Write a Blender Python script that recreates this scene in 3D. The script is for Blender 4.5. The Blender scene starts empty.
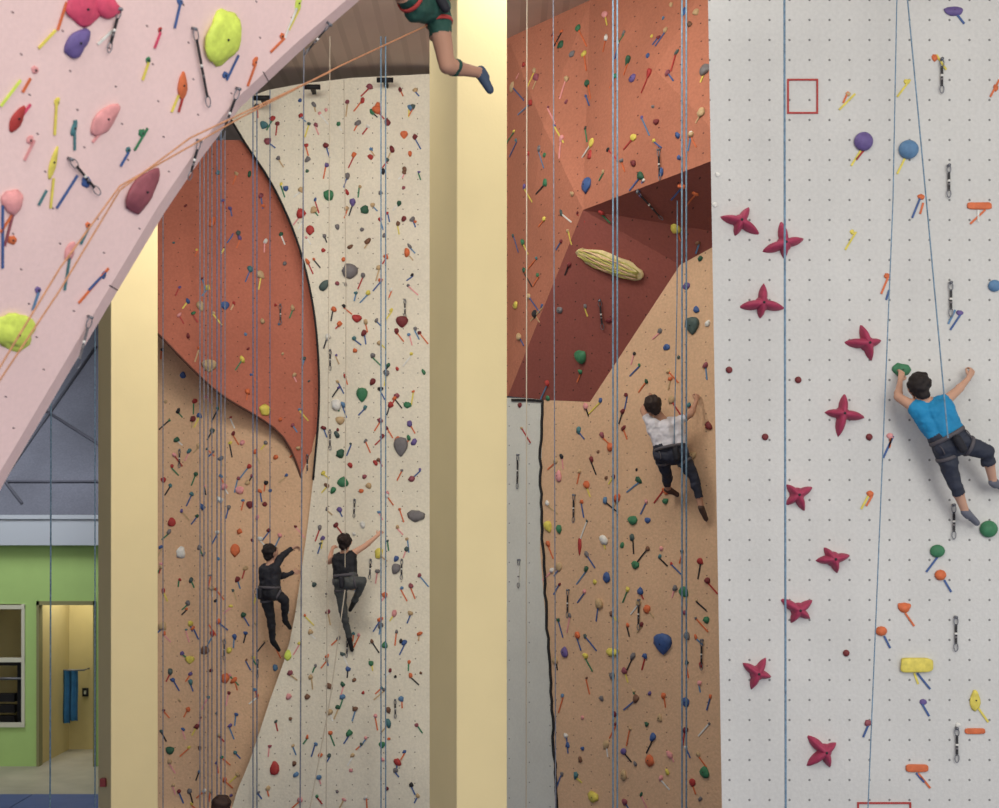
import bpy, math, random
from mathutils import Vector, Matrix, noise
from mathutils.bvhtree import BVHTree
from mathutils.geometry import delaunay_2d_cdt
random.seed(7)
F=1400.0; CX=499.5; HY=520.0; CAMZ=4.7; CEIL=12.0
CAM=Vector((0,0,CAMZ))
def P(px,py,Y):
    return Vector(((px-CX)/F*Y, Y, CAMZ+(HY-py)/F*Y))
def PW(px,py,Y):
    v=P(px,py,Y); v.z=min(max(v.z,0.0),CEIL); return v
scene=bpy.context.scene
scene.view_settings.view_transform='Standard'
scene.view_settings.look='None'
scene.view_settings.exposure=0.0

# ---------------------------------------------------------------- materials
def lin(c):
    c=c/255.0
    return c/12.92 if c<=0.04045 else ((c+0.055)/1.055)**2.4
def col(rgb): return (lin(rgb[0]),lin(rgb[1]),lin(rgb[2]),1)
MATS={}
def mat(name,rgb,rough=0.7,var=0.0,vscale=3.0,bump=0.0,bscale=60.0,dots=None,metal=0.0,stripes=None,fine=0.0):
    if name in MATS: return MATS[name]
    m=bpy.data.materials.new(name); m.use_nodes=True
    nt=m.node_tree; N=nt.nodes; L=nt.links
    b=N['Principled BSDF']
    b.inputs['Roughness'].default_value=rough
    b.inputs['Metallic'].default_value=metal
    b.inputs['Specular IOR Level'].default_value=0.3
    c=col(rgb)
    b.inputs['Base Color'].default_value=c
    tc=N.new('ShaderNodeTexCoord')
    def mixc(fac,a,bb):
        mx=N.new('ShaderNodeMix'); mx.data_type='RGBA'
        L.new(fac,mx.inputs[0])
        for s,v in ((6,a),(7,bb)):
            if hasattr(v,'is_output'): L.new(v,mx.inputs[s])
            else: mx.inputs[s].default_value=v
        return mx.outputs[2]
    def math_(op,a,bb=None):
        n=N.new('ShaderNodeMath'); n.operation=op
        for i,v in enumerate((a,bb)):
            if v is None: continue
            if hasattr(v,'is_output'): L.new(v,n.inputs[i])
            else: n.inputs[i].default_value=v
        return n.outputs[0]
    cur=c
    if var>0:
        nz=N.new('ShaderNodeTexNoise'); nz.inputs['Scale'].default_value=vscale; nz.inputs['Detail'].default_value=5
        L.new(tc.outputs['Object'],nz.inputs['Vector'])
        lo=tuple(x*(1-var) for x in c[:3])+(1,); hi=tuple(min(1,x*(1+var)) for x in c[:3])+(1,)
        r=N.new('ShaderNodeValToRGB'); r.color_ramp.elements[0].position=0.3; r.color_ramp.elements[1].position=0.7
        r.color_ramp.elements[0].color=lo; r.color_ramp.elements[1].color=hi
        L.new(nz.outputs['Fac'],r.inputs[0]); cur=r.outputs[0]
    if fine>0:
        nz=N.new('ShaderNodeTexNoise'); nz.inputs['Scale'].default_value=28; nz.inputs['Detail'].default_value=3
        L.new(tc.outputs['Object'],nz.inputs['Vector'])
        r=N.new('ShaderNodeValToRGB'); r.color_ramp.elements[0].position=0.35; r.color_ramp.elements[1].position=0.65
        r.color_ramp.elements[0].color=(1-fine,)*3+(1,); r.color_ramp.elements[1].color=(1,1,1,1)
        L.new(nz.outputs['Fac'],r.inputs[0])
        mx=N.new('ShaderNodeMix'); mx.data_type='RGBA'; mx.blend_type='MULTIPLY'; mx.inputs[0].default_value=1
        if hasattr(cur,'is_output'): L.new(cur,mx.inputs[6])
        else: mx.inputs[6].default_value=cur
        L.new(r.outputs[0],mx.inputs[7]); cur=mx.outputs[2]
    if dots:
        s,rad,dcol=dots
        sp=N.new('ShaderNodeSeparateXYZ'); L.new(tc.outputs['Object'],sp.inputs[0])
        fx=math_('SUBTRACT',math_('FRACT',math_('DIVIDE',sp.outputs[0],s)),0.5)
        fz=math_('SUBTRACT',math_('FRACT',math_('DIVIDE',sp.outputs[2],s)),0.5)
        d=math_('SQRT',math_('ADD',math_('MULTIPLY',fx,fx),math_('MULTIPLY',fz,fz)))
        fac=math_('LESS_THAN',d,rad/s)
        cur=mixc(fac,cur,col(dcol))
    if stripes:
        s,axis,dcol,w=stripes
        sp=N.new('ShaderNodeSeparateXYZ'); L.new(tc.outputs['Object'],sp.inputs[0])
        fx=math_('FRACT',math_('DIVIDE',sp.outputs[axis],s))
        cur=mixc(math_('LESS_THAN',fx,w),cur,col(dcol))
    if hasattr(cur,'is_output'): L.new(cur,b.inputs['Base Color'])
    if bump>0:
        nz=N.new('ShaderNodeTexNoise'); nz.inputs['Scale'].default_value=bscale; nz.inputs['Detail'].default_value=4
        L.new(tc.outputs['Object'],nz.inputs['Vector'])
        bp=N.new('ShaderNodeBump'); bp.inputs['Strength'].default_value=bump; bp.inputs['Distance'].default_value=0.02
        L.new(nz.outputs['Fac'],bp.inputs['Height']); L.new(bp.outputs['Normal'],b.inputs['Normal'])
    MATS[name]=m; return m

M_white=mat('wall_white',(206,205,200),0.8,0.04,1.2,0.15,40,dots=(0.2,0.012,(120,120,118)),fine=0.06)
M_strip=mat('wall_pale',(206,206,196),0.8,0.04,1.2,0.15,40,dots=(0.3,0.010,(140,140,135)),fine=0.06)
M_cream=mat('wall_cream',(224,216,195),0.85,0.06,0.8,0.3,25,dots=(0.24,0.010,(130,120,105)),fine=0.09)
M_terra=mat('wall_terracotta',(182,117,92),0.85,0.09,0.9,0.35,25,dots=(0.24,0.010,(105,65,55)),fine=0.12)
M_terraL=mat('wall_terracotta_left',(184,110,88),0.85,0.09,0.9,0.35,25,dots=(0.24,0.010,(105,65,55)),fine=0.12)
M_dark=mat('wall_terracotta_shaded',(143,80,70),0.85,0.07,0.9,0.35,25,dots=(0.24,0.010,(80,50,45)),fine=0.09)  # underside shade of the overhang put into a darker terracotta
M_tan=mat('wall_tan',(216,178,142),0.85,0.06,0.9,0.35,25,dots=(0.24,0.009,(140,110,90)),fine=0.11)
M_pink=mat('wall_pink',(238,206,200),0.85,0.03,1.2,0.12,40,dots=(0.21,0.006,(120,95,95)),fine=0.04)
M_col=mat('column_paint',(226,207,156),0.6,0.02,2,0.05,30)
M_ceil=mat('ceiling_deck',(198,180,164),0.7,0.10,0.5,stripes=(0.3,0,(188,170,154),0.3))
M_slate=mat('slate_wall',(104,108,122),0.8,0.2,0.7,0.2,12,fine=0.16)
M_band=mat('fascia_grey',(170,178,188),0.7)
M_green=mat('green_paint',(160,192,118),0.7,0.03)
M_yell=mat('room_yellow',(196,180,128),0.8,0.04)
M_conc=mat('floor_concrete',(160,156,140),0.5,0.15,1.5)
M_mat=mat('mat_blue',(72,90,138),0.6,0.08,3)
M_black=mat('black_rubber',(30,29,30),0.6)
M_frame=mat('white_frame',(196,196,178),0.5)
M_metal=mat('carabiner_metal',(120,122,128),0.4,metal=0.6)

PAL={'red':(168,58,54),'dred':(116,48,50),'maroon':(142,78,86),'orange':(206,108,66),'yellow':(216,200,92),'lime':(206,222,96),
'green':(62,120,84),'dgreen':(50,90,68),'blue':(66,92,142),'sky':(92,128,162),'purple':(104,88,140),'pink':(218,150,148),
'hotpink':(206,76,104),'teal':(74,118,122),'grey':(116,112,112),'black':(44,42,44),'white':(218,216,208),'tan':(188,160,120),'magenta':(160,56,84),'brown':(120,86,66),'dteal':(76,92,88)}
PK=list(PAL.keys()); PI={k:i for i,k in enumerate(PK)}
PALM=[mat('resin_'+k,PAL[k],0.55,0.14,18,0.1,60) for k in PK]
PI['metal']=len(PALM); PALM.append(M_metal)

# ---------------------------------------------------------------- mesh helpers
class Acc:
    def __init__(s): s.v=[];s.f=[];s.m=[];s.s=[]
    def add(s,vs,fs,mi=0,smooth=True):
        o=len(s.v); s.v.extend([tuple(v) for v in vs])
        for f in fs: s.f.append(tuple(i+o for i in f)); s.m.append(mi); s.s.append(smooth)
    def obj(s,name,mats,parent=None):
        me=bpy.data.meshes.new(name); me.from_pydata(s.v,[],s.f)
        for m in mats: me.materials.append(m)
        me.polygons.foreach_set('material_index',s.m); me.polygons.foreach_set('use_smooth',s.s); me.update()
        ob=bpy.data.objects.new(name,me); scene.collection.objects.link(ob)
        if parent: ob.parent=parent
        return ob
    def bvh(s): return BVHTree.FromPolygons([Vector(v) for v in s.v],s.f)
def box(a,x0,x1,y0,y1,z0,z1,mi=0):
    vs=[(x,y,z) for z in (z0,z1) for y in (y0,y1) for x in (x0,x1)]
    a.add(vs,[(0,2,3,1),(4,5,7,6),(0,1,5,4),(2,6,7,3),(0,4,6,2),(1,3,7,5)],mi,False)
def frame(d):
    d=d.normalized(); t=Vector((0,0,1)) if abs(d.z)<0.9 else Vector((1,0,0))
    u=d.cross(t).normalized(); return d,u,d.cross(u).normalized()
def loft(a,rings,mi=0,n=10,closed=False):
    vs=[];fs=[]
    for c,u,v,ru,rv in rings:
        for k in range(n):
            t=2*math.pi*k/n; vs.append(c+u*math.cos(t)*ru+v*math.sin(t)*rv)
    R=len(rings)
    for i in range(R if closed else R-1):
        j=(i+1)%R
        for k in range(n):
            k2=(k+1)%n; fs.append((i*n+k,i*n+k2,j*n+k2,j*n+k))
    if not closed:
        fs.append(tuple(range(n))[::-1]); fs.append(tuple((R-1)*n+k for k in range(n)))
    a.add(vs,fs,mi)
def tube(a,pts,rad,mi=0,n=8):
    rings=[]; pu=None
    for i,p in enumerate(pts):
        d=(pts[min(i+1,len(pts)-1)]-pts[max(i-1,0)])
        d,u,v=frame(d)
        if pu is not None:
            u=(pu-d*pu.dot(d)); u.normalize(); v=d.cross(u)
        pu=u
        r=rad[i] if isinstance(rad,(list,tuple)) else rad
        rings.append((p,u,v,r,r))
    loft(a,rings,mi,n)
def ring_loop(a,c,u,v,ru,rv,r,mi=0,n=20,m=6,w=None):
    w=w or r
    nn=u.cross(v).normalized(); rings=[]
    for k in range(n):
        t=2*math.pi*k/n; o=u*math.cos(t)*ru+v*math.sin(t)*rv
        rings.append((c+o,o.normalized(),nn,r,w))
    loft(a,rings,mi,m,True)
def capsule(a,p,q,ra,rb,mi=0,n=12,fl=None):
    d=q-p
    if d.length<1e-5: d=Vector((0,0,1e-4))
    d,u,v=frame(d); rings=[]
    for k in range(1,5):
        t=math.pi/2*k/4; rings.append((p-d*ra*math.cos(t),u,v,ra*math.sin(t),ra*math.sin(t)))
    for k in range(4,0,-1):
        t=math.pi/2*k/4; rings.append((q+d*rb*math.cos(t),u,v,rb*math.sin(t),rb*math.sin(t)))
    loft(a,rings,mi,n)

def ico(sub):
    import bmesh
    bm=bmesh.new(); bmesh.ops.create_icosphere(bm,subdivisions=sub,radius=1)
    vs=[v.co.copy() for v in bm.verts]; fs=[tuple(v.index for v in f.verts) for f in bm.faces]; bm.free(); return vs,fs
ICO={1:ico(1),2:ico(2),3:ico(3)}
def make_shape(kind,seed,sub):
    vs,fs=ICO[sub]; out=[]
    off=Vector((seed*3.7,seed*1.3,seed*7.1))
    for v in vs:
        p=v.copy()
        if kind=='ball': p=Vector((p.x,p.y,p.z*0.85+0.3))
        elif kind=='blob':
            p*=1+0.45*noise.noise(v*1.3+off); p.z=p.z*0.55+0.15
        elif kind=='jug':
            p*=1+0.2*noise.noise(v*1.6+off); p.y+=0.35*p.x*p.x-0.15
            if p.z>0.2 and p.y>0.1: p.z-=0.35*min(1,(p.y-0.1)*3)
            p.z=p.z*0.7+0.2
        elif kind=='wedge':
            k=0.75
            p=Vector([math.copysign(abs(c)**k,c) for c in p]); 
            if p.y<0: p.x*=1+0.9*p.y*0.8
            p.z=(p.z*0.5+0.2)*(1+0.5*p.y)
        elif kind=='bar':
            p=Vector([math.copysign(abs(c)**0.4,c) for c in p]); p.z=p.z*0.6+0.25; p*=1+0.12*noise.noise(v*1.5+off)
        elif kind=='drop':
            p.x*=0.55+0.45*(0.5-0.5*p.y) ; p.z=p.z*0.5+0.2; p*=1+0.2*noise.noise(v*1.5+off)
        out.append(p)
    return out,fs
SH={}
def shape(kind,seed,sub):
    k=(kind,seed,sub)
    if k not in SH: SH[k]=make_shape(kind,seed,sub)
    return SH[k]
def hit(bvh,px,py):
    d=(P(px,py,1)-CAM).normalized()
    l,n,i,ds=bvh.ray_cast(CAM,d)
    if l is None: return None,None
    if n.dot(d)>0: n=-n
    return l,n
def nframe(n):
    r=Vector((0,0,1)).cross(n)
    if r.length<1e-3: r=Vector((1,0,0))
    r.normalize(); r=-r if r.x<0 else r
    u=n.cross(r).normalized()
    if u.z<0: u=-u
    return r,u
def hold(a,bvh,px,py,w,h,c,kind='blob',rot=0.0,sub=2,depth=None,bolt=True):
    l,n=hit(bvh,px,py)
    if l is None: return
    r,u=nframe(n); s=l.y/F/2
    vs,fs=shape(kind,random.randrange(6),sub)
    ca,sa=math.cos(rot),math.sin(rot)
    dz=(depth if depth else min(w,h)*0.8)*s
    out=[]
    for v in vs:
        x,y=v.x*w*s,v.y*h*s
        out.append(l+r*(x*ca-y*sa)+u*(x*sa+y*ca)+n*(v.z*dz))
    a.add(out,fs,PI[c])
    if bolt and sub>=2:
        t=l+n*(dz*0.72); tube(a,[t,t+n*dz*0.1],0.008,PI['black'],8)
def tape(a,bvh,x1,y1,x2,y2,c,wd=0.02):
    p,n=hit(bvh,x1,y1); q,n2=hit(bvh,x2,y2)
    if p is None or q is None or abs(p.y-q.y)>0.6: return
    d=(q-p)
    if d.length<1e-4: return
    s=d.normalized().cross(n).normalized()*wd/2
    b=n*0.004; t=n*0.012
    vs=[p-s+b,p+s+b,q+s+b,q-s+b,p-s+t,p+s+t,q+s+t,q-s+t]
    a.add(vs,[(4,5,6,7),(0,1,5,4),(1,2,6,5),(2,3,7,6),(3,0,4,7),(0,3,2,1)],PI[c],False)
def draw(a,bvh,px,py,L,c='black',tilt=0.0,sc=1.0):
    l,n=hit(bvh,px,py)
    if l is None: return
    r,u=nframe(n); s=l.y/F*L
    dn=(-u*math.cos(tilt)+r*math.sin(tilt)); sd=dn.cross(n).normalized()
    o=l+n*0.03
    tube(a,[l-n*0.01,o+n*0.02],0.016*sc,PI['metal'],8)
    cr=min(s*0.12,.045)
    ring_loop(a,o+dn*cr,dn,sd,cr,cr*0.5,0.006*sc,PI['metal'],14,5)
    p=o+dn*(cr*1.7); q=o+dn*(s-cr*1.7)
    w=sd*0.012*sc; t=n*0.005
    vs=[p-w-t,p+w-t,q+w-t,q-w-t,p-w+t,p+w+t,q+w+t,q-w+t]
    a.add(vs,[(4,5,6,7),(0,1,5,4),(1,2,6,5),(2,3,7,6),(3,0,4,7),(0,3,2,1)],PI[c],False)
    for e,cc in ((.42,'white'),(.6,'grey')):
        g=p.lerp(q,e); tube(a,[g,g+dn*.02],.015*sc,PI[cc],7)
    ring_loop(a,o+dn*(s-cr),dn,sd,cr,cr*0.5,0.006*sc,PI['metal'],14,5)

def planeY(p1,p2,p3):
    M=Matrix(((p1[0],p1[1],1),(p2[0],p2[1],1),(p3[0],p3[1],1)))
    s=M.inverted()@Vector((1/p1[2],1/p2[2],1/p3[2]))
    return lambda x,y:1/(s[0]*x+s[1]*y+s[2])
def inside(poly,x,y):
    c=False; n=len(poly)
    for i in range(n):
        x1,y1=poly[i];x2,y2=poly[i-1]
        if (y1>y)!=(y2>y) and x<(x2-x1)*(y-y1)/(y2-y1)+x1: c=not c
    return c
def patch(a,poly,Yf,step,mi,skirt=0.3,smooth=True):
    pts=[]
    for i in range(len(poly)):
        x1,y1=poly[i];x2,y2=poly[(i+1)%len(poly)]
        n=max(1,int(math.hypot(x2-x1,y2-y1)/step))
        for k in range(n): pts.append((x1+(x2-x1)*k/n,y1+(y2-y1)*k/n))
    nb=len(pts); vs=[Vector(p) for p in pts]
    xs=[p[0] for p in poly]; ys=[p[1] for p in poly]
    y=min(ys)+step/2
    while y<max(ys):
        x=min(xs)+step/2
        while x<max(xs):
            if inside(poly,x,y) and all(inside(poly,x+dx,y+dy) for dx,dy in ((step*.4,0),(-step*.4,0),(0,step*.4),(0,-step*.4))): vs.append(Vector((x,y)))
            x+=step
        y+=step
    r=delaunay_2d_cdt(vs,[],[list(range(nb))],1,1e-4)
    V=[PW(p.x,p.y,Yf(p.x,p.y)) for p in r[0]]
    fs=[]
    for f in r[2]:
        n=(V[f[1]]-V[f[0]]).cross(V[f[2]]-V[f[0]])
        fs.append(tuple(f) if n.y<0 else tuple(f)[::-1])
    a.add(V,fs,mi,smooth)
    if skirt:
        S=[PW(p[0],p[1],Yf(*p)) for p in pts]; B=[s+Vector((0,skirt,0)) for s in S]
        a.add(S+B,[(i,(i+1)%nb,nb+(i+1)%nb,nb+i) for i in range(nb)],mi,False)
def sm(t): t=max(0,min(1,t)); return t*t*(3-2*t)

# ---------------------------------------------------------------- room shell
a=Acc(); box(a,-16,16,-6,32,-0.3,-0.05); a.obj('floor',[M_conc])
a=Acc()
x=-12.0
while x<12:
    y=-5.0
    while y<24:
        box(a,x+0.01,x+1.99,y+0.01,min(y+2.4,24.1)-0.01,-0.05,0.0); y+=2.42
    x+=2.0
a.obj('floor_mat',[M_mat])
a=Acc(); box(a,-16,16,4,32,CEIL,CEIL+0.3); a.obj('ceiling',[M_ceil])
a=Acc(); box(a,-16,16,31,31.3,-0.05,CEIL); a.obj('wall_back',[M_slate])
a=Acc(); box(a,-15,-14.7,4,31,-0.05,CEIL); a.obj('wall_side',[M_slate])

YG=27.0
def gx(px,Y=YG): return (px-CX)/F*Y
def gz(py,Y=YG): return CAMZ+(HY-py)/F*Y
a=Acc()
box(a,-14.6,gx(-60),YG,YG+.15,-.05,gz(545))
box(a,gx(-60),gx(25),YG,YG+.15,gz(604),gz(545)); box(a,gx(-60),gx(25),YG,YG+.15,-.05,gz(726))
box(a,gx(25),gx(38),YG,YG+.15,-.05,gz(545))
box(a,gx(38),gx(96),YG,YG+.15,gz(603),gz(545))
box(a,gx(96),-4.5,YG,YG+.15,-.05,gz(545))
a.obj('wall_office_front',[M_green])
a=Acc(); box(a,-14.6,-4.5,29,29.1,-.05,3.9); box(a,-14.6,-4.5,27.2,29,3.8,3.9); box(a,gx(33),gx(33)+.08,27.16,29,-.05,3.8)
a.obj('wall_office_interior',[M_yell])
a=Acc(); box(a,-14.6,-4.5,YG-.25,YG+2.2,gz(545),gz(516)); box(a,-14.6,-4.5,YG-.29,YG-.24,gz(519),gz(515))
a.obj('trim_fascia',[M_band])
a=Acc()
z0=gz(516); z1=9.6; ya,yb=YG-.2,30.9
a.add([(-14.6,ya,z0),(-4.5,ya,z0),(-4.5,yb,z1),(-14.6,yb,z1),(-14.6,ya,z0-.1),(-4.5,ya,z0-.1),(-4.5,yb,z1-.1),(-14.6,yb,z1-.1)],[(0,1,2,3),(7,6,5,4),(0,4,5,1),(2,6,7,3),(1,5,6,2),(0,3,7,4)],0,False)
for (xa,ta),(xb,tb) in (((-9.9,.05),(-8.6,.75)),((-9.3,.45),(-6.5,.12)),((-12,.6),(-9.2,.05)),((-10.5,.14),(-6,.14))):
    p=Vector((xa,ya+(yb-ya)*ta-.03,z0+(z1-z0)*ta)); q=Vector((xb,ya+(yb-ya)*tb-.03,z0+(z1-z0)*tb)); tube(a,[p,q],.03,1,6)
a.obj('roof_slope',[M_slate,mat('seam_slate',(84,86,98),.7)])
a=Acc()
for px in (-60,-22,22): box(a,gx(px),gx(px+3.2),YG-.04,YG+.1,gz(726),gz(604))
for py in (609,662,727): box(a,gx(-60),gx(25.2),YG-.045,YG+.1,gz(py),gz(py-4))
a.obj('window_1',[M_frame])
a=Acc()
for px in (37,93.5): box(a,gx(px),gx(px+2.5),YG-.04,YG+.18,-.05,gz(601))
box(a,gx(37),gx(96),YG-.04,YG+.18,gz(605),gz(601))
a.obj('door_1',[mat('door_frame_olive',(130,128,90),0.6)])
a=Acc()
X0=gx(-6,28)
box(a,X0,X0+.08,27.9,28,-.05,1.9,0); box(a,X0+.5,X0+.58,27.9,28,-.05,1.9,0); box(a,X0-.05,X0+.65,27.88,28.02,1.8,1.95,0)
for k in range(5): box(a,X0+.12,X0+.46,27.85,28.05,.2+k*.22,.36+k*.22,0)
tube(a,[Vector((X0-.3,27.8,1.55)),Vector((X0+.9,27.8,1.55))],.03,1,8)
for xx in (X0-.2,X0+.8):
    tube(a,[Vector((xx-.03,27.8,1.55)),Vector((xx+.03,27.8,1.55))],.22,0,20)
a.obj('weight_machine',[M_black,M_metal])
root=bpy.data.objects.new('hanging_towels',None); scene.collection.objects.link(root)
MT=mat('towel_blue',(50,104,150),0.9,0.15,8)
xs0=gx(54,28.6)
for k in range(3):
    A=Acc(); n=16; vs=[];fs=[]
    w=.17
    for side in (0,1):
        for j in range(9):
            z=1.62-j*.14+(0.05*k if j==8 else 0)
            for i in range(n+1):
                u=i/n; x=xs0+k*.16+u*w
                y=28.6+.03*math.sin(u*9+k)+.02*math.sin(j*.8)+side*.025
                vs.append((x,y,z))
    m=n+1
    for side in (0,1):
        for j in range(8):
            for i in range(n):
                b=side*9*m+j*m+i; fs.append((b,b+1,b+m+1,b+m))
    A.add(vs,fs); A.obj('towel_%d'%(k+1),[MT],root)
A=Acc(); tube(A,[Vector((xs0-.1,28.62,1.63)),Vector((xs0+.62,28.62,1.63))],.018,0); 
for xx in (xs0-.08,xs0+.6): tube(A,[Vector((xx,28.62,1.63)),Vector((xx,29,1.63))],.015,0)
A.obj('rail',[M_metal],root)
A=Acc(); sx=gx(85,28.95); box(A,sx-.06,sx+.06,28.96,29,1.05,1.22,0); box(A,sx-.02,sx+.02,28.94,28.96,1.1,1.17,1); A.obj('light_switch',[M_black,M_frame])

# ---------------------------------------------------------------- columns
def column(px,Y):
    th=math.radians(31); w=.6
    c=Vector(((px-CX)/F*Y,Y,0)); r=Vector((math.cos(th),math.sin(th),0))*w; l=Vector((-math.sin(th),math.cos(th),0))*w
    A=Acc()
    b=.012
    base=[c+r*b+l*0,c+r*(1-b),c+r+l*b,c+r+l*(1-b),c+r*(1-b)+l,c+r*b+l,c+l*(1-b),c+l*b]
    n=8; vs=[p.copy() for p in base]+[p+Vector((0,0,CEIL)) for p in base]
    A.add(vs,[(i,(i+1)%n,n+(i+1)%n,n+i) for i in range(n)]+[tuple(range(n))[::-1],tuple(range(n,2*n))],0,False)
    cc=c+(r+l)/2
    pl=[cc+(p-cc)*1.06 for p in base]
    vs=[p.copy() for p in pl]+[p+Vector((0,0,.12)) for p in pl]
    A.add(vs,[(i,(i+1)%n,n+(i+1)%n,n+i) for i in range(n)]+[tuple(range(n))[::-1],tuple(range(n,2*n))],1,False)
    return A.obj('column',[M_col,M_black])
column(457,14.3); column(111,17.6)
A=Acc(); c=P(104,783,17.78); box(A,c.x-.04,c.x+.03,c.y-.05,c.y+.05,c.z-.04,c.z+.06,0); A.obj('fire_alarm_pull',[PALM[PI['dred']]])

# ---------------------------------------------------------------- climbing walls
YR=14.0
A=Acc()
def xl(z):
    py=HY-(z-CAMZ)*F/YR; return ((708+14*py/808)-CX)/F*YR
zz=[0,3,6,9,CEIL]
vs=[];
for z in zz: vs+= [(xl(z),YR,z),(8.6,YR,z),(xl(z)+.02,YR+.12,z)]
for z in zz: vs.append((3.55,19.3,z))
fs=[];sf=[]
for i in range(4):
    fs.append((3*i,3*i+1,3*i+4,3*i+3)); sf.append((3*i+2,3*i,3*i+3,3*i+5)); sf.append((15+i,3*i+2,3*i+5,15+i+1))
A.add(vs,fs,0,False); A.add(vs,sf,1,False)
BR=A.bvh(); A.obj('wall_right',[M_white,M_strip])
TY=planeY((545,400,21.0),(715,400,18.6),(553,808,20.7))
A=Acc()
def T3(x,y): return (x,y,TY(x,y))
tanp=[(543,400),(590,402),(680,265),(735,235),(745,900),(558,900),(553,740),(548,650),(540,550),(541,480)]
patch(A,tanp,TY,40,1,0.25,False)
patch(A,[(465,396),(543,399),(541,480),(540,550),(548,650),(553,740),(558,900),(465,900)],TY,40,3,0.25,False)
pa=(465,55,22.0);pb=(508,38,21.2);pc=(590,0,19.65);pd=(735,-68,17.4);pe=T3(465,395);pg=T3(508,396)
pA=(583,210,19.2);pB=(735,152,16.9);pm=(543,125,19.9);pn=(655,70,17.9)
def tri(*ps,mi): 
    V=[PW(*p) for p in ps]; A.add(V,[tuple(range(len(V)))],mi,False)
for t in ((pa,pe,pg,pb),(pb,pg,pm),(pg,pA,pm),(pb,pm,pc),(pm,pA,pc),(pc,pA,pn),(pc,pn,pd),(pA,pB,pn),(pn,pB,pd)):
    if len(t)==4: tri(t[0],t[1],t[2],mi=0); tri(t[0],t[2],t[3],mi=0)
    else: tri(*t,mi=0)
D=[T3(735,235),T3(680,265),T3(590,402),T3(545,400),pg]
tri(pA,pB,D[0],mi=2)
for i in range(4): tri(pA,D[i],D[i+1],mi=2)
BC=A.bvh(); A.obj('wall_center',[M_terra,M_tan,M_dark,M_strip])
def smoothpoly(pts,k=5):
    Q=[];n=len(pts)
    for i in range(n-1):
        p0=pts[max(i-1,0)];p1=pts[i];p2=pts[i+1];p3=pts[min(i+2,n-1)]
        for kk in range(k):
            t=kk/k
            Q.append(tuple(0.5*(2*p1[j]+(p2[j]-p0[j])*t+(2*p0[j]-5*p1[j]+4*p2[j]-p3[j])*t*t+(3*p1[j]-p0[j]-3*p2[j]+p3[j])*t**3) for j in (0,1)))
    Q.append(pts[-1]); return Q
def darkline(name,pts,r,m,bv,sp=True):
    A=Acc(); Q=smoothpoly(pts,6) if sp else pts
    tube(A,[bv(x,y) for x,y in Q],r,0,6); return A.obj(name,[m])
random.seed(3)
crk=[(543+(0 if y<550 else (y-550)*.055)-(2.5*math.sin((y-400)/48) if y<550 else 0)+random.uniform(-1,1),y) for y in range(404,832,9)]
darkline('crack_line',[(512,400),(530,400),(543,401)]+crk,.022,M_black,lambda x,y:PW(x,y,TY(x,y)-.02),False)  # black tube drawn for the dark gap of the crack

def Yc(x,y): return 22.6-0.9*sm((y-450)/350)+0.10*math.sin(x/40+y/80)
def Yt(x,y): return 22.9-0.9*(1-max(0,min(1,(x-157)/165)))*sm((y-140)/220)
def Ytan(x,y): return 23.0-0.75*sm((y-300)/500)
curve=[(230,118),(245,143),(275,190),(300,250),(315,320),(319,400),(313,480),(303,560),(290,640),(270,700),(250,760),(232,808),(215,900)]
A=Acc()
cream=[(232,108),(246,98),(268,90),(300,84),(350,78),(428,74),(500,72),(500,900)]+smoothpoly(curve,3)[::-1]
patch(A,cream,Yc,18,0,0.35)
terra=[(130,140),(240,140),(262,160),(290,200),(312,250),(330,320),(333,400),(322,470),(311,510)]+smoothpoly([(309,506),(283,437),(215,390),(157,333),(130,310)],4)
patch(A,terra,Yt,18,1,0.8)
tanl=[(135,280),(320,300),(345,400),(335,560),(320,650),(270,900),(135,900)]
patch(A,tanl,Ytan,22,2,0.3)
BL=A.bvh(); A.obj('wall_left',[M_cream,M_terraL,M_tan])
darkline('shadow_gap_line',curve[:7],.02,M_black,lambda x,y:PW(x,y,Yc(x,y)-.01))  # black tube drawn in place of the shadow gap along the cream edge
darkline('shadow_edge_line',[(309,506),(283,437),(215,390),(157,333),(130,310)],.02,mat('shadow_brown',(90,58,48),.8),lambda x,y:PW(x,y,Yt(x,y)+.01))  # brown tube painting the shadow under the terracotta's lower edge
PY=planeY((-30,525,10),(345,5,11),(-30,0,8.5))
A=Acc()
pink=[(358,-10),(295,44),(235,100),(195,152),(157,208),(75,345),(0,472),(-200,830),(-400,1100),(-900,1100),(-900,-700),(700,-700),(470,-150)]
patch(A,pink,PY,90,0,0.2,False)
BP=A.bvh(); A.obj('wall_overhang',[M_pink])
random.seed(7)
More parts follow.
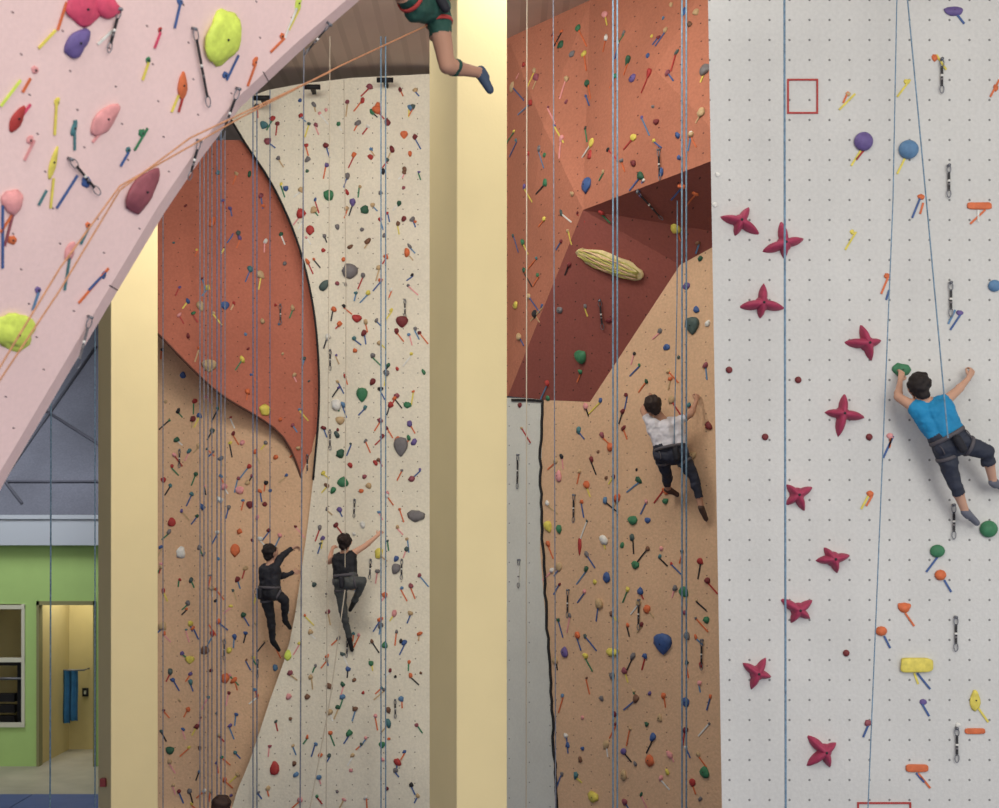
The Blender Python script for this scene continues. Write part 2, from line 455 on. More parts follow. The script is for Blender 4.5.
# ---------------------------------------------------------------- holds: right wall
def starobj(px,py,size,rot):
    l,n=hit(BR,px,py); r,u=nframe(n); s=l.y/F*size/2
    A=Acc(); na=72; nr=9
    lens=[random.choice([1.12,1.0,.85,.72]) for _ in range(4)]; angs=[i*math.pi/2+rot+random.uniform(-.33,.33) for i in range(4)]
    vs=[]; fs=[]
    def rad(t):
        best=.36
        for L,g in zip(lens,angs):
            d=abs((t-g+math.pi)%(2*math.pi)-math.pi)
            best=max(best,.30+(L-.30)*max(0,1-d/.78)**1.45)
        return best
    vs.append(l+n*.12)
    for k in range(1,nr+1):
        q=k/nr
        for i in range(na):
            t=2*math.pi*i/na; R=rad(t); rr=s*R*q
            h=.12*(1-q**2.4)**.75 if k<nr else 0
            vs.append(l+r*rr*math.cos(t)+u*rr*math.sin(t)+n*h)
    for i in range(na): fs.append((0,1+i,1+(i+1)%na))
    for k in range(nr-1):
        for i in range(na):
            b=1+k*na; j=(i+1)%na; fs.append((b+i,b+na+i,b+na+j,b+j))
    A.add(vs,fs,PI['magenta'])
    tube(A,[l+n*.11,l+n*.123],.014,PI['black'],10)
    A.obj('star_climbing_hold',PALM)
for i,(x,y) in enumerate([(740,222),(784,244),(762,304),(867,344),(842,414),(797,495),(833,559),(798,610),(757,673),(824,751)]):
    starobj(x,y,42,[1.3,.3,.1,.2,1.4,.6,.35,.9,1.0,.5][i])
A=Acc()
for x,y in ((729,370),(798,380),(765,437),(869,437),(846,653)): hold(A,BR,x,y,7,7,'dred','ball')
for d in ((863,142,19,19,'purple','ball'),(908,150,20,19,'sky','ball'),(994,286,13,12,'sky','ball'),(988,529,18,17,'green','ball'),
 (902,370,17,14,'green','blob'),(937,551,15,13,'green','ball'),(940,575,12,11,'orange','ball'),(904,607,13,10,'orange','jug'),(881,631,12,10,'orange','ball'),
 (979,206,24,7,'orange','bar'),(916,665,32,15,'yellow','bar'),(975,700,13,22,'yellow','drop'),(917,768,22,8,'orange','bar'),(975,731,20,6,'orange','bar'),
 (954,11,20,9,'purple','jug'),(868,723,7,7,'maroon','blob'),(935,58,6,8,'orange','blob'),(907,82,6,6,'yellow','blob'),(852,232,5,5,'yellow','blob'),(921,197,7,6,'orange','blob'),
 (887,276,6,6,'orange','blob'),(960,313,7,6,'purple','blob'),(890,436,8,6,'pink','blob'),(870,494,7,7,'orange','blob'),(715,205,5,5,'white','blob'),(718,175,5,5,'white','blob'),(848,94,5,5,'tan','blob'),(923,702,7,6,'purple','blob'),(996,88,5,8,'orange','blob'),(958,725,5,5,'white','blob')):
    hold(A,BR,*d[:6],sub=3 if d[2]>12 else 2,bolt=d[2]>9)
for t in ((936,55,946,70,'yellow'),(910,80,897,97,'yellow'),(855,94,839,110,'yellow'),(848,92,843,103,'orange'),(856,232,845,250,'yellow'),(920,198,912,218,'blue'),(923,203,920,214,'orange'),
 (985,210,970,224,'orange'),(978,210,978,222,'white'),(888,277,881,294,'orange'),(889,290,886,300,'blue'),(962,312,950,330,'blue'),(893,436,883,458,'blue'),(891,437,889,448,'orange'),(868,496,861,509,'yellow'),(872,496,866,506,'orange'),
 (938,556,926,572,'blue'),(944,580,951,592,'blue'),(905,613,914,626,'orange'),(884,636,890,648,'blue'),(917,673,930,689,'blue'),(914,673,918,684,'yellow'),(978,708,988,722,'yellow'),(918,773,930,788,'orange'),(916,773,924,782,'blue'),
 (868,725,863,737,'blue'),(922,704,929,716,'blue'),(999,80,990,97,'orange'),(861,150,851,166,'yellow'),(864,150,856,160,'red'),(905,158,897,174,'yellow'),(957,15,964,24,'blue'),(955,310,948,324,'sky')):
    tape(A,BR,*t,wd=.02)
for t in ((941,60,34),(948,166,32),(950,283,34),(953,505,34),(955,617,34),(956,728,34)): draw(A,BR,*t)
A.obj('climbing_holds',PALM)
def sqframe(x0,y0,x1,y1):
    A=Acc(); w=.018
    p=P(x0,y0,YR);q=P(x1,y1,YR); y0_,y1_=YR-.012,YR-.001
    box(A,p.x,q.x,y0_,y1_,p.z-w,p.z); box(A,p.x,q.x,y0_,y1_,q.z,q.z+w); box(A,p.x,p.x+w,y0_,y1_,q.z+w,p.z-w); box(A,q.x-w,q.x,y0_,y1_,q.z+w,p.z-w)
    A.obj('square_wall_marking',[PALM[PI['red']]])
sqframe(787,79,818,114); sqframe(857,802,911,850)

# ---------------------------------------------------------------- holds: centre
cols=['red','dred','orange','orange','yellow','green','dgreen','blue','dteal','purple','pink','teal','grey','black','white','maroon','tan','brown','sky','dred','tan','grey']
tcols=['yellow','orange','blue','blue','red','white','green','pink','orange','sky','black','tan']
def scatter(A,B,poly,step,smin,smax,ptape=.7,tl=(7,15),skip=.15,wd=.022,avoid=[]):
    xs=[p[0] for p in poly]; ys=[p[1] for p in poly]; y=min(ys); row=0
    while y<max(ys):
        x=min(xs)+(step/2 if row%2 else 0)
        while x<max(xs):
            X=x+random.uniform(-.48,.48)*step; Y=y+random.uniform(-.48,.48)*step
            if inside(poly,X,Y) and random.random()>skip and all(math.hypot(X-q[0],Y-q[1])>q[2] for q in avoid):
                w=random.uniform(smin,smax); 
                if random.random()<.12: w*=1.45
                hold(A,B,X,Y,w,w*random.uniform(.7,1.5),random.choice(cols),random.choice(['blob','jug','wedge','blob','drop']),random.uniform(-1,1),1 if w<7 else 2,depth=w*1.0,bolt=False)
                if random.random()<ptape:
                    L=random.uniform(*tl); g=random.choice([-1,1])*random.uniform(.1,.9)
                    tape(A,B,X+random.uniform(-1,1),Y+1,X+L*math.sin(g),Y+1+L*math.cos(g),random.choice(tcols),wd)  # tape tail, doubling as the hold's painted shadow
            x+=step
        y+=step*.9; row+=1
A=Acc()
cl=[(561,45,9,8,'dgreen'),(633,78,10,9,'purple'),(587,185,15,15,'blue'),(590,155,7,9,'red'),(693,326,18,18,'dteal'),(667,347,11,7,'blue'),(581,356,16,14,'green'),(687,286,8,8,'purple'),
(633,520,13,9,'green'),(664,644,23,22,'blue'),(565,652,12,11,'purple'),(613,652,17,9,'yellow'),(705,772,15,12,'green'),(650,760,14,12,'orange'),(607,577,12,11,'blue'),(636,565,10,9,'green'),
(559,476,10,12,'pink'),(580,545,5,18,'red'),(648,520,8,6,'blue'),(594,797,14,12,'yellow'),(624,775,10,12,'tan'),(516,305,10,8,'yellow'),(560,310,8,7,'grey'),(693,455,9,8,'tan'),(686,702,9,10,'blue'),(660,718,8,8,'tan'),(684,12,6,9,'blue'),(548,398,7,6,'green'),(568,745,7,6,'blue'),(520,405,6,5,'dred')]
for d in cl: hold(A,BC,*d,kind='wedge' if d[2]>17 else random.choice(['blob','jug','drop']),sub=2)
av=[(d[0],d[1],d[2]*.5+6) for d in cl]+[(612,264,36),(675,450,38),(697,495,25)]
scatter(A,BC,[(510,45),(590,5),(706,5),(706,165),(583,208),(512,390)],22,4,8,.8,(9,20),.15,.02,av)
scatter(A,BC,[(583,215),(706,170),(706,245),(680,262),(590,400),(515,392)],29,4.5,8,.8,(9,18),.4,.02,av)
scatter(A,BC,[(548,404),(592,404),(682,268),(708,250),(718,808),(558,808),(545,600)],22,4,8,.8,(8,18),.12,.02,av)
scatter(A,BC,[(510,410),(536,410),(536,808),(510,808)],40,2,4,.9,(6,20),.4,.02,av)
for t in ((638,190,45),(519,455,34),(660,150,30),(569,590,28),(640,600,30),(520,560,28),(703,640,30),(600,300,30),(575,495,28)): draw(A,BC,*t,c=random.choice(['black','white','black']))
A.obj('climbing_holds',PALM)
# long textured flake hold
A=Acc()
l1,n1=hit(BC,579,250); l2,n2=hit(BC,646,276)
ax=(l2-l1); axn=ax.normalized(); sdv=axn.cross(n1).normalized(); L_=ax.length
vs,fs=ICO[3]; out=[]
for v in vs:
    t=v.x; wv=.14*(1+.35*noise.noise(v*2.2)+.15*t)
    ridge=.02*math.sin(v.y*14+v.x*3)+.03*noise.noise(v*4)
    out.append(l1+ax*(.5+.5*t*(1+.08*noise.noise(v*3)))+sdv*(v.y*wv)+n1*(.05+v.z*.09+ridge*(1 if v.z>0 else 0)))
A.add(out,fs,0)
for k in range(9):
    pts=[]
    for j in range(11):
        q=.06+.88*j/10; w=math.sqrt(max(0,1-(2*q-1)**2)); e=-.85+1.7*k/8
        pts.append(l1+ax*q+sdv*(e*.13*w+.012*math.sin(q*14+k*2))+n1*(.06+.088*math.sqrt(max(0.02,1-e*e))*w))
    tube(A,pts,.011,(1,2,1)[k%3],6)
A.obj('textured_flake_hold',[mat('straw',(214,196,146),.8,.15,20),mat('straw_olive',(184,176,96),.8),mat('straw_pink',(214,176,142),.8)])

# ---------------------------------------------------------------- holds: left
A=Acc()
cl=[(350,271,15,16,'grey'),(329,195,11,11,'green'),(362,395,12,15,'green'),(402,322,13,12,'dred'),(401,447,15,20,'grey'),(398,443,8,14,'orange'),(417,516,17,13,'grey'),(343,482,15,10,'green'),(275,768,12,15,'red'),
(265,410,11,12,'yellow'),(209,366,16,13,'tan'),(225,306,9,9,'blue'),(183,375,8,7,'blue'),(357,318,10,8,'red'),(288,655,9,11,'lime'),(205,650,12,9,'brown'),(190,660,10,8,'yellow'),(240,490,9,8,'pink'),(172,522,10,10,'red'),(250,505,8,8,'dred'),(235,550,9,12,'orange'),
(408,405,8,7,'green'),(340,420,9,8,'tan'),(170,750,9,8,'dgreen'),(222,803,8,7,'black'),(382,745,7,7,'green'),(310,230,8,9,'red'),(365,210,9,8,'dgreen'),(404,135,8,8,'orange'),(385,645,8,7,'green')]
for d in cl: hold(A,BL,*d,kind=random.choice(['blob','jug','wedge','drop']),sub=2,bolt=False)
av=[(d[0],d[1],d[2]*.5+4) for d in cl]+[(272,575,16),(275,620,16),(345,560,22),(350,610,16)]
scatter(A,BL,[(250,105),(300,92),(425,82),(425,808),(240,808),(275,720),(300,630),(318,520),(325,400),(320,320),(305,250),(280,190)],18,3.4,7,.75,(6,14),.14,.022,av)
scatter(A,BL,[(162,235),(230,150),(270,195),(298,255),(311,330),(313,400),(306,470),(285,425),(220,380),(162,328)],21,2.6,6,.75,(6,14),.2,.022,av)
scatter(A,BL,[(160,345),(215,400),(280,445),(302,510),(295,580),(275,670),(230,800),(160,808)],18,3,6.4,.75,(6,14),.12,.022,av)
for t in ((307,455,20),(371,560,20),(330,430,20),(355,500,18),(402,560,20),(225,640,20),(180,450,18),(330,350,20),(280,305,20),(405,300,18),(258,660,18),(395,700,18),(348,640,18)): draw(A,BL,*t)
A.obj('climbing_holds',PALM)
A=Acc()
for px in (312,385,262): 
    y={312:87,385:80,262:98}[px]
    c=P(px,y,22.2); tube(A,[c-Vector((.13,0,0)),c+Vector((.13,0,0))],.04,0,10); box(A,c.x-.03,c.x+.03,c.y,c.y+.3,c.z-.03,c.z+.03)
A.obj('top_rope_anchor',[M_black])

# ---------------------------------------------------------------- holds: pink wall
A=Acc()
for d in ((222,38,42,56,'lime','blob',0),(182,85,15,26,'orange','drop',.3),(105,118,26,40,'pink','drop',-.6),(142,190,38,50,'maroon','drop',-.4),(15,333,50,34,'lime','blob',-.3),
 (12,200,24,26,'pink','jug',.4),(17,118,16,28,'red','drop',-.3),(84,8,42,30,'hotpink','blob',.3),(106,5,34,24,'hotpink','jug',-.2),(77,42,28,34,'purple','drop',-.6),(53,162,10,32,'yellow','drop',0),(70,252,12,18,'pink','blob',0),(74,128,9,16,'teal','drop',0),
 (12,240,10,9,'orange','blob',0),(142,133,9,8,'green','blob',0),(86,182,11,11,'blue','blob',0),(298,3,9,13,'lime','blob',0),(255,62,7,9,'orange','blob',0),(282,36,6,6,'orange','blob',0),(57,102,7,8,'yellow','blob',0),(104,275,6,8,'blue','blob',0),
 (180,2,8,6,'blue','blob',0),(35,70,8,8,'pink','blob',0),(148,60,6,6,'green','blob',0),(30,140,8,8,'pink','blob',0),(128,150,6,6,'teal','blob',0),(38,290,7,7,'purple','blob',0),(88,225,6,6,'orange','blob',0),(225,75,7,7,'blue','blob',0),(160,30,5,5,'red','blob',0)):
    hold(A,BP,*d[:6],rot=d[6],sub=3,depth=min(d[2],d[3])*.6)
for t in ((55,30,38,48,'yellow',),(57,30,66,2,'orange'),(180,2,174,28,'blue'),(178,95,171,112,'yellow'),(182,98,178,112,'red'),(56,100,54,135,'yellow'),(53,178,50,208,'yellow'),(74,120,74,150,'teal'),(77,175,56,208,'blue'),(104,128,92,142,'pink'),
 (18,120,30,104,'hotpink'),(2,205,2,268,'blue'),(14,208,4,246,'maroon'),(69,258,64,290,'teal'),(108,268,78,303,'orange'),(105,272,88,290,'blue'),(255,64,247,86,'orange'),(238,55,226,80,'blue'),(296,8,284,38,'white'),(299,8,288,30,'yellow'),(147,128,134,150,'green'),
 (97,44,112,30,'white'),(284,38,270,52,'orange'),(20,80,0,106,'lime'),(38,205,46,190,'teal'),(0,232,16,208,'orange'),(190,150,180,190,'orange'),(24,160,34,140,'pink'),(30,78,22,92,'orange'),(148,62,142,80,'yellow'),(128,152,120,166,'blue'),(38,292,32,310,'sky'),(88,228,80,244,'teal'),(160,32,154,48,'hotpink')):
    tape(A,BP,*t[:5],wd=.017)
for x,y,L,tl,c in ((117,8,44,0,'black'),(192,28,82,.6,'black'),(327,22,40,0,'black'),(68,158,54,1.05,'black'),(88,316,54,0,'grey'),(236,88,54,-.1,'black'),(197,140,40,0,'black')):
    draw(A,BP,x,y,L,c,tl,.7)
A.obj('climbing_holds',PALM)

# ---------------------------------------------------------------- ropes
def rope(pts_list,r,m):
    cu=bpy.data.curves.new('climbing_rope','CURVE'); cu.dimensions='3D'; cu.bevel_depth=r; cu.bevel_resolution=2
    for pts in pts_list:
        sp=cu.splines.new('POLY'); sp.points.add(len(pts)-1)
        for i,p in enumerate(pts): sp.points[i].co=(p[0],p[1],p[2],1)
    cu.materials.append(m); ob=bpy.data.objects.new('climbing_rope',cu); scene.collection.objects.link(ob)
MRB=mat('rope_blue',(112,138,158),.8,.3,25); MRG=mat('rope_grey',(124,126,136),.8,.3,25); MRO=mat('rope_orange',(180,128,92),.8,.2,25); MRD=mat('rope_navy',(92,108,132),.8,.3,25); MRT=mat('rope_tan',(190,178,158),.8)
def vrope(px,Y,r,m,px2=None,top=CEIL-.05,gap=0):
    X=(px-CX)/F*Y; X2=X if px2 is None else (px2-CX)/F*Y
    L=[[Vector((X,Y,top)),Vector((X2,Y,.02))]]
    if gap: L.append([Vector((X+gap,Y,top)),Vector((X2+gap,Y,.02))])
    rope(L,r,m)
for px,Y,m in ((200,21.2,MRG),(208,21.4,MRG),(217,21.0,MRD),(253,21.4,MRD)): vrope(px,Y,.009,m,gap=.06)
vrope(304,21.0,.011,MRG,px2=300); vrope(381,21.0,.010,MRB,gap=.07); vrope(225,21.3,.008,MRG)
vrope(163,21.3,.008,MRG); vrope(330,21.0,.007,MRT,px2=326)
vrope(527,18.5,.008,MRT,px2=526); vrope(613,16.4,.010,MRB,gap=.05); vrope(682,16.2,.010,MRB,gap=.05); vrope(553,17.2,.007,MRG,px2=556)
vrope(784,13.3,.011,MRB,px2=786)
vrope(52,20,.012,MRB,px2=50); vrope(95,22,.010,MRB)
rope([[P(898,-60,13.5),P(893,200,13.5),P(880,520,13.4),P(868,808,13.3),P(864,960,13.2)]],.006,MRB)
rope([[P(902,-60,13.6),P(930,240,13.5),P(948,438,13.35)]],.007,MRB)
rope([[P(430,24,11.9),P(340,66,10.6),P(240,118,9.7),P(120,186,8.9),P(60,268,8.6),P(-20,400,8.3)],[P(330,72,10.5),P(190,138,9.3),P(120,190,8.9),P(60,290,8.7),P(-40,440,8.4)]],.006,MRO)
rope([[P(345,590,21.3),P(330,700,20.9),P(310,808,20.5),P(305,840,20.3)]],.009,MRT)
rope([[P(344,80,21.8),P(346,300,21.6),P(345,575,21.45)]],.007,MRT)
rope([[P(678,-20,18),P(677,300,18.3),P(674,450,18.45)]],.007,MRB)
rope([[P(270,90,22),P(270,350,21.9),P(270,590,21.75)]],.007,MRD)

# ---------------------------------------------------------------- people
LAB=['skin','hair','top','bottom','shoe','harness','dark','eye','lip']
def person(name,J,cm,face,hairlen=0,bun=False,pants_to=1.01,sleeve=0.0,grip=True,rs=1.0,thigh_to=1.01):
    segs=[]
    def seg(a_,b_,ra,rb,lab): segs.append((a_,b_,ra*rs,rb*rs,lab if isinstance(lab,list) else [(1.01,lab)]))
    ms=(J['shL']+J['shR'])/2; mh=(J['hipL']+J['hipR'])/2
    up=(ms-mh).normalized(); lat=(J['shR']-J['shL']).normalized()
    wa=mh.lerp(ms,.3)
    seg(J['hipL'],J['hipR'],.098,.098,'bottom')
    seg(mh,wa,.105,.096,'bottom'); seg(wa,ms-up*.08,.10,.108,'top')
    for s in 'LR':
        sh=J['sh'+s]; hp=J['hip'+s]
        shi=sh.lerp(ms,.25)-up*.05
        w=hp.lerp(shi,.35)
        seg(hp,w,.09,.076,'bottom'); seg(w,shi,.076,.09,'top')
        seg(ms,sh,.055,.052,'top')
        el=J['el'+s]; wr=J['wr'+s]
        seg(sh,el,.052,.040,[(max(sleeve,.08),'top'),(1.01,'skin')] if sleeve<1.2 else 'top')
        seg(el,wr,.040,.026,'skin' if sleeve<1.2 else 'top')
        seg(el.lerp(wr,.25),el.lerp(wr,.3),.043,.041,'skin' if sleeve<1.2 else 'top')
        kn=J['kn'+s]; an=J['an'+s]; to=J['to'+s]
        seg(hp,kn,.088,.056,[(thigh_to,'bottom'),(1.01,'skin')])
        seg(kn,an,.055,.036,[(pants_to,'bottom'),(1.01,'skin')])
        ct=0 if pants_to<.28 else (pants_to-.28)/.14
        seg(kn.lerp(an,.28),kn.lerp(an,.42),.057,.05,[(ct,'bottom'),(1.01,'skin')])
        fd=(to-an).normalized()
        seg(an+fd*.01,to,.040,.030,'shoe'); 
        sh_d=(an-kn).normalized()
        seg(an+sh_d*.03-fd*.03,an+sh_d*.03+fd*.04,.036,.036,'shoe')
        hd=(J['ti'+s]-wr).normalized()
        pn=face; sd=hd.cross(pn).normalized()
        for o in (-.02,0,.02): seg(wr+hd*.015+sd*o*.6,wr+hd*.085+sd*o,.018,.015,'skin')
    hc=J['head']; nk=ms
    hu=(hc-ms).normalized()
    hu=(hu+Vector((0,0,1))).normalized()
    seg(nk,hc-hu*.04,.056,.052,'skin')
    f=(face-hu*face.dot(hu)).normalized(); sdh=hu.cross(f).normalized()
    seg(hc+hu*.03-f*.02,hc+hu*.03+f*.02,.092,.088,'HEAD')
    seg(hc-hu*.06+f*.035,hc+f*.03,.055,.075,'HEAD')
    seg(hc-hu*.015+f*.10,hc+hu*.02+f*.095,.016,.010,'skin')
    for q in (-1,1): seg(hc+sdh*q*.092-hu*.01,hc+sdh*q*.096+hu*.02,.014,.018,'skin')
    seg(hc+hu*.05-f*.03,hc+hu*.045-f*.025,.10,.1,'hair')
    seg(hc-hu*.0-f*.045,hc-hu*(.04+hairlen)-f*.05,.078,.06,'hair')
    if bun: seg(hc+hu*.06-f*.12,hc+hu*.07-f*.13,.045,.045,'hair')
    B=Acc()
    for s_ in segs: capsule(B,s_[0],s_[1],s_[2],s_[3],0,14)
    tmp=B.obj('tmp',[M_black])
    md=tmp.modifiers.new('r','REMESH'); md.mode='VOXEL'; md.voxel_size=.011; md.adaptivity=0
    sm_=tmp.modifiers.new('s','SMOOTH'); sm_.iterations=6; sm_.factor=.5
    bpy.context.view_layer.update()
    dg=bpy.context.evaluated_depsgraph_get()
    me=bpy.data.meshes.new_from_object(tmp.evaluated_get(dg))
    V=[v.co.copy() for v in me.vertices]; FF=[tuple(p.vertices) for p in me.polygons]
    bpy.data.objects.remove(tmp)
    R=Acc()
    pre=[(s0,s1-s0,max((s1-s0).length_squared,1e-9),r0,r1,lb) for s0,s1,r0,r1,lb in segs]
    cloth=('top','bottom')
    for fc in FF:
        c=Vector((0,0,0))
        for i in fc: c+=V[i]
        c/=len(fc); best=1e9;bl=None;bt=0
        for s0,d,l2,r0,r1,lb in pre:
            t=(c-s0).dot(d)/l2; t=0 if t<0 else (1 if t>1 else t)
            e=(c-s0-d*t).length-(r0+(r1-r0)*t)
            if e<best: best=e;bl=lb;bt=t
        lb='skin'
        for tt,x in bl:
            if bt<=tt: lb=x;break
        if lb=='HEAD':
            o=c-hc; lb='skin' if (o.dot(f)>.015 and o.dot(hu)<.085) else 'hair'
        R.f.append(fc); R.m.append(LAB.index(lb)); R.s.append(True)
    nrm=[v.normal.copy() for v in me.vertices]; cl_=[0]*len(V)
    for fc,m_ in zip(R.f,R.m):
        if LAB[m_] in cloth:
            for i in fc: cl_[i]=1
        elif LAB[m_]=='hair':
            for i in fc: cl_[i]=2
    for i in range(len(V)):
        if cl_[i]==1: V[i]+=nrm[i]*(.008+.018*noise.noise(V[i]*11)+.006*noise.noise(V[i]*30))
        elif cl_[i]==2: V[i]+=nrm[i]*(.006+.02*noise.noise(V[i]*22))
    R.v=[tuple(v) for v in V]
    for s in 'LR':
        wr=J['wr'+s]; hd=(J['ti'+s]-wr).normalized(); pn=(face-hd*face.dot(hd)).normalized(); sd=hd.cross(pn).normalized()
        tsign=1 if (ms-wr).dot(sd)>0 else -1
        for k,(o,L) in enumerate(((-.030,.060),(-.010,.072),(.010,.078),(.030,.070))):
            o*=tsign
            b0=wr+hd*.085+sd*o*.85
            cu=.35+.12*k if grip else .15
            pts=[b0-hd*.02,b0,b0+hd*L*.45+pn*L*.1,b0+hd*L*.75+pn*L*cu,b0+hd*L*.72+pn*L*(cu+.35)] if grip else [b0-hd*.02,b0,b0+hd*L*.5,b0+hd*L+pn*L*.15]
            tube(R,pts,[.010,.0105,.0095,.0085,.007][:len(pts)],0,7)
        tb=wr+hd*.03+sd*tsign*.025
        tube(R,[tb-sd*tsign*.012,tb+sd*tsign*.018+hd*.018,tb+sd*tsign*.034+hd*.042+pn*.01,tb+sd*tsign*.036+hd*.062+pn*.026],[.012,.013,.011,.008],0,7)
    for q in (-1,1): capsule(R,hc+f*.082*rs+sdh*q*.032+hu*.012,hc+f*.084*rs+sdh*q*.032+hu*.012,.012,.011,7,8)
    capsule(R,hc+f*.088*rs-hu*.055-sdh*.018,hc+f*.088*rs-hu*.055+sdh*.018,.007,.007,8,6)
    fw=lat.cross(up).normalized(); lt=up.cross(fw).normalized()
    hw=(J['hipR']-J['hipL']).length/2
    wc=mh.lerp(ms,.22)
    ring_loop(R,wc,lt,fw,hw*.75+.102*rs,.125*rs,.012,LAB.index('harness'),28,6,w=.024)
    for s in 'LR':
        d=(J['kn'+s]-J['hip'+s]); c=J['hip'+s]+d*.28; dd,u,v=frame(d)
        ring_loop(R,c,u,v,.090*rs,.090*rs,.009,LAB.index('harness'),20,6,w=.02)
    bk=wc-face*.15*rs
    capsule(R,bk-up*.02,bk-up*.13,.045,.04,LAB.index('dark'),12)
    for q in (-1,1): ring_loop(R,wc+lt*q*(hw+.06)-face*.09-up*.06,up,face,.05,.025,.006,LAB.index('harness'),12,5)
    mats=[]
    for l in LAB:
        c=cm.get(l,{'eye':(30,25,25),'lip':(150,80,75),'dark':(34,34,40),'harness':(84,80,84),'skin':(192,150,126),'hair':(36,29,27),'shoe':(40,44,60)}.get(l,(60,60,60)))
        mats.append(mat(name+'_'+l+'_%d%d%d'%tuple(c),c,.7,.12 if l in('top','bottom') else .05,6,.25 if l in('top','bottom','hair') else .05,25))
    return R.obj(name,mats)
def JJ(d,dx=0,dy=0): return {k:P(v[0]+dx,v[1]+dy,v[2]) for k,v in d.items()}
person('climber',JJ(dict(head=(919,389,13.6),shL=(914,407,13.6),shR=(944,402,13.6),hipL=(943,447,13.6),hipR=(961,443,13.6),
 elL=(898,397,13.74),wrL=(900,382,13.86),tiL=(903,366,13.91),elR=(957,391,13.74),wrR=(968,379,13.86),tiR=(975,366,13.91),
 knL=(955,484,13.66),anL=(965,511,13.76),toL=(977,523,13.9),knR=(987,453,13.62),anR=(993,481,13.76),toR=(1004,489,13.92))),
 dict(top=(34,130,176),bottom=(48,52,64),shoe=(104,106,116)),Vector((-.25,1,.15)).normalized(),pants_to=.36,rs=1.1)
person('climber',JJ(dict(head=(653,405,18.55),shL=(650,421,18.6),shR=(679,419,18.6),hipL=(662,453,18.55),hipR=(681,454,18.5),
 elL=(643,408,18.75),wrL=(650,397,19.0),tiL=(653,390,19.12),elR=(691,412,18.6),wrR=(696,400,18.68),tiR=(698,391,18.74),
 knL=(667,473,18.75),anL=(668,487,18.95),toL=(678,493,19.05),knR=(694,474,18.5),anR=(701,505,18.52),toR=(706,517,18.6)),0,2),
 dict(top=(208,204,208),bottom=(44,46,58),shoe=(84,64,56),skin=(180,136,112),hair=(50,38,34)),Vector((-.3,1,.1)).normalized(),sleeve=.5,pants_to=.7,rs=1.15)
person('climber',JJ(dict(head=(271,554,21.6),shL=(264,567,21.65),shR=(276,567,21.55),hipL=(265,593,21.65),hipR=(274,593,21.55),
 elL=(281,577,21.75),wrL=(292,573,21.85),tiL=(299,572,21.9),elR=(281,557,21.6),wrR=(291,549,21.8),tiR=(298,546,21.9),
 knL=(271,618,21.75),anL=(273,641,21.9),toL=(279,650,22.0),knR=(285,600,21.6),anR=(285,620,21.8),toR=(290,628,21.95))),
 dict(top=(38,38,44),bottom=(38,38,42),shoe=(28,28,30)),Vector((.8,.6,.1)).normalized(),sleeve=1.3,rs=1.1)
person('climber',JJ(dict(head=(345,543,21.55),shL=(336,557,21.6),shR=(352,554,21.6),hipL=(340,582,21.55),hipR=(352,582,21.5),
 elL=(329,562,21.75),wrL=(332,550,21.9),tiL=(334,545,22.0),elR=(365,546,21.7),wrR=(377,536,21.85),tiR=(385,528,21.95),
 knL=(343,611,21.6),anL=(349,637,21.8),toL=(352,650,21.9),knR=(363,581,21.5),anR=(354,602,21.7),toR=(350,610,21.85))),
 dict(top=(32,32,36),bottom=(78,80,78),shoe=(40,40,40),hair=(44,32,28),skin=(206,160,134)),Vector((.3,.95,.1)).normalized(),bun=True,rs=1.1)
person('climber',JJ(dict(head=(372,-78,11.7),shL=(378,-44,11.65),shR=(404,-58,11.85),hipL=(418,8,11.7),hipR=(436,6,11.9),
 elL=(350,-60,11.6),wrL=(335,-88,11.6),tiL=(330,-103,11.6),elR=(416,-92,11.9),wrR=(406,-122,11.9),tiR=(404,-137,11.9),
 knL=(392,-22,11.4),anL=(352,-25,11.5),toL=(332,-22,11.5),knR=(447,66,11.85),anR=(480,73,12.1),toR=(490,90,12.12))),
 dict(top=(34,62,54),bottom=(36,72,62),shoe=(58,72,92),harness=(170,60,56),skin=(168,126,104)),Vector((-.8,.5,.2)).normalized(),pants_to=-.1,thigh_to=.5,rs=1.25)
rope([[P(418,-5,11.6),P(404,-140,11.6),Vector((P(404,-140,11.6).x,11.6,CEIL))]],.008,MRO)
bx,by=(222-CX)/F*14.9,14.9
def W(x,y,z): return Vector((bx+x,by+y,z))
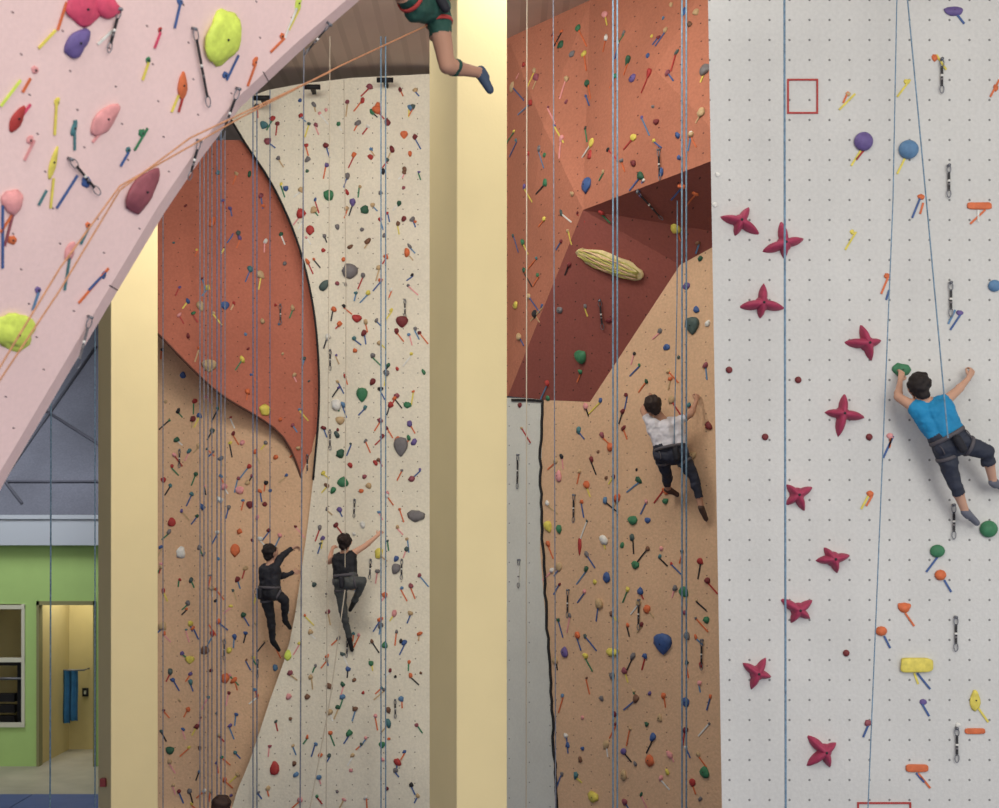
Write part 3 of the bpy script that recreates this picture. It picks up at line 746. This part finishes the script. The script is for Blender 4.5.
person('belayer',dict(head=W(0,0,1.63),shL=W(-.19,0,1.42),shR=W(.19,0,1.42),hipL=W(-.1,0,.95),hipR=W(.1,0,.95),
 elL=W(-.27,.05,1.14),wrL=W(-.16,.27,1.15),tiL=W(-.12,.4,1.2),elR=W(.26,.1,1.2),wrR=W(.12,.3,1.35),tiR=W(.08,.38,1.45),
 knL=W(-.13,.03,.5),anL=W(-.14,0,.085),toL=W(-.17,.17,.035),knR=W(.13,.03,.5),anR=W(.14,0,.085),toR=W(.18,.17,.035)),
 dict(top=(150,60,50),bottom=(50,56,80),hair=(50,32,24)),Vector((.1,1,.25)).normalized(),sleeve=.5)

# ---------------------------------------------------------------- lights
def area(name,loc,tgt,size,power,c=(1,1,1)):
    l=bpy.data.lights.new(name,'AREA'); l.shape='SQUARE'; l.size=size; l.energy=power; l.color=c
    o=bpy.data.objects.new(name,l); scene.collection.objects.link(o); o.location=loc
    o.rotation_euler=(Vector(tgt)-Vector(loc)).to_track_quat('-Z','Y').to_euler()
area('key_light',(8,-6,9),(-1,19,5),9,1500,(1,.985,.955))  # unseen key light added behind the camera on the right
for i,(x,y) in enumerate(((-3,5),(3,5))):
    area('ceiling_lamp_%d'%i,(x,y,11.7),(x,y+3,0),2.5,220,(1,.97,.92))
area('ceiling_lamp_2',(-3.0,16,11.6),(-3.2,22,4.5),3,430,(1,.97,.92))  # unseen, added to brighten the far cream wall
area('ceiling_lamp_3',(.9,14.4,11.6),(2,20,3.5),2.2,170,(1,.97,.92))  # unseen, added behind the white wall to brighten the centre wall
area('hall_fill',(-9.5,23.5,8.5),(-9,28,2.5),2.5,260)  # unseen area light aimed at the office front and roof slope
area('office_fill',(-8.5,28,3.7),(-8.5,28,0),1.2,38,(1,.94,.82))  # unseen light added to brighten the office interior
w=bpy.data.worlds.new('World'); scene.world=w; w.use_nodes=True
w.node_tree.nodes['Background'].inputs[0].default_value=(.985,.975,.965,1); w.node_tree.nodes['Background'].inputs[1].default_value=.8

cam=bpy.data.cameras.new('Camera'); co=bpy.data.objects.new('Camera',cam); scene.collection.objects.link(co)
co.location=CAM; co.rotation_euler=(math.pi/2,0,0); cam.sensor_width=36; cam.lens=36*F/999; cam.shift_y=(HY-404)/999
cam.clip_end=200
cam.dof.use_dof=True; cam.dof.focus_distance=17.5; cam.dof.aperture_fstop=1.8
scene.camera=co
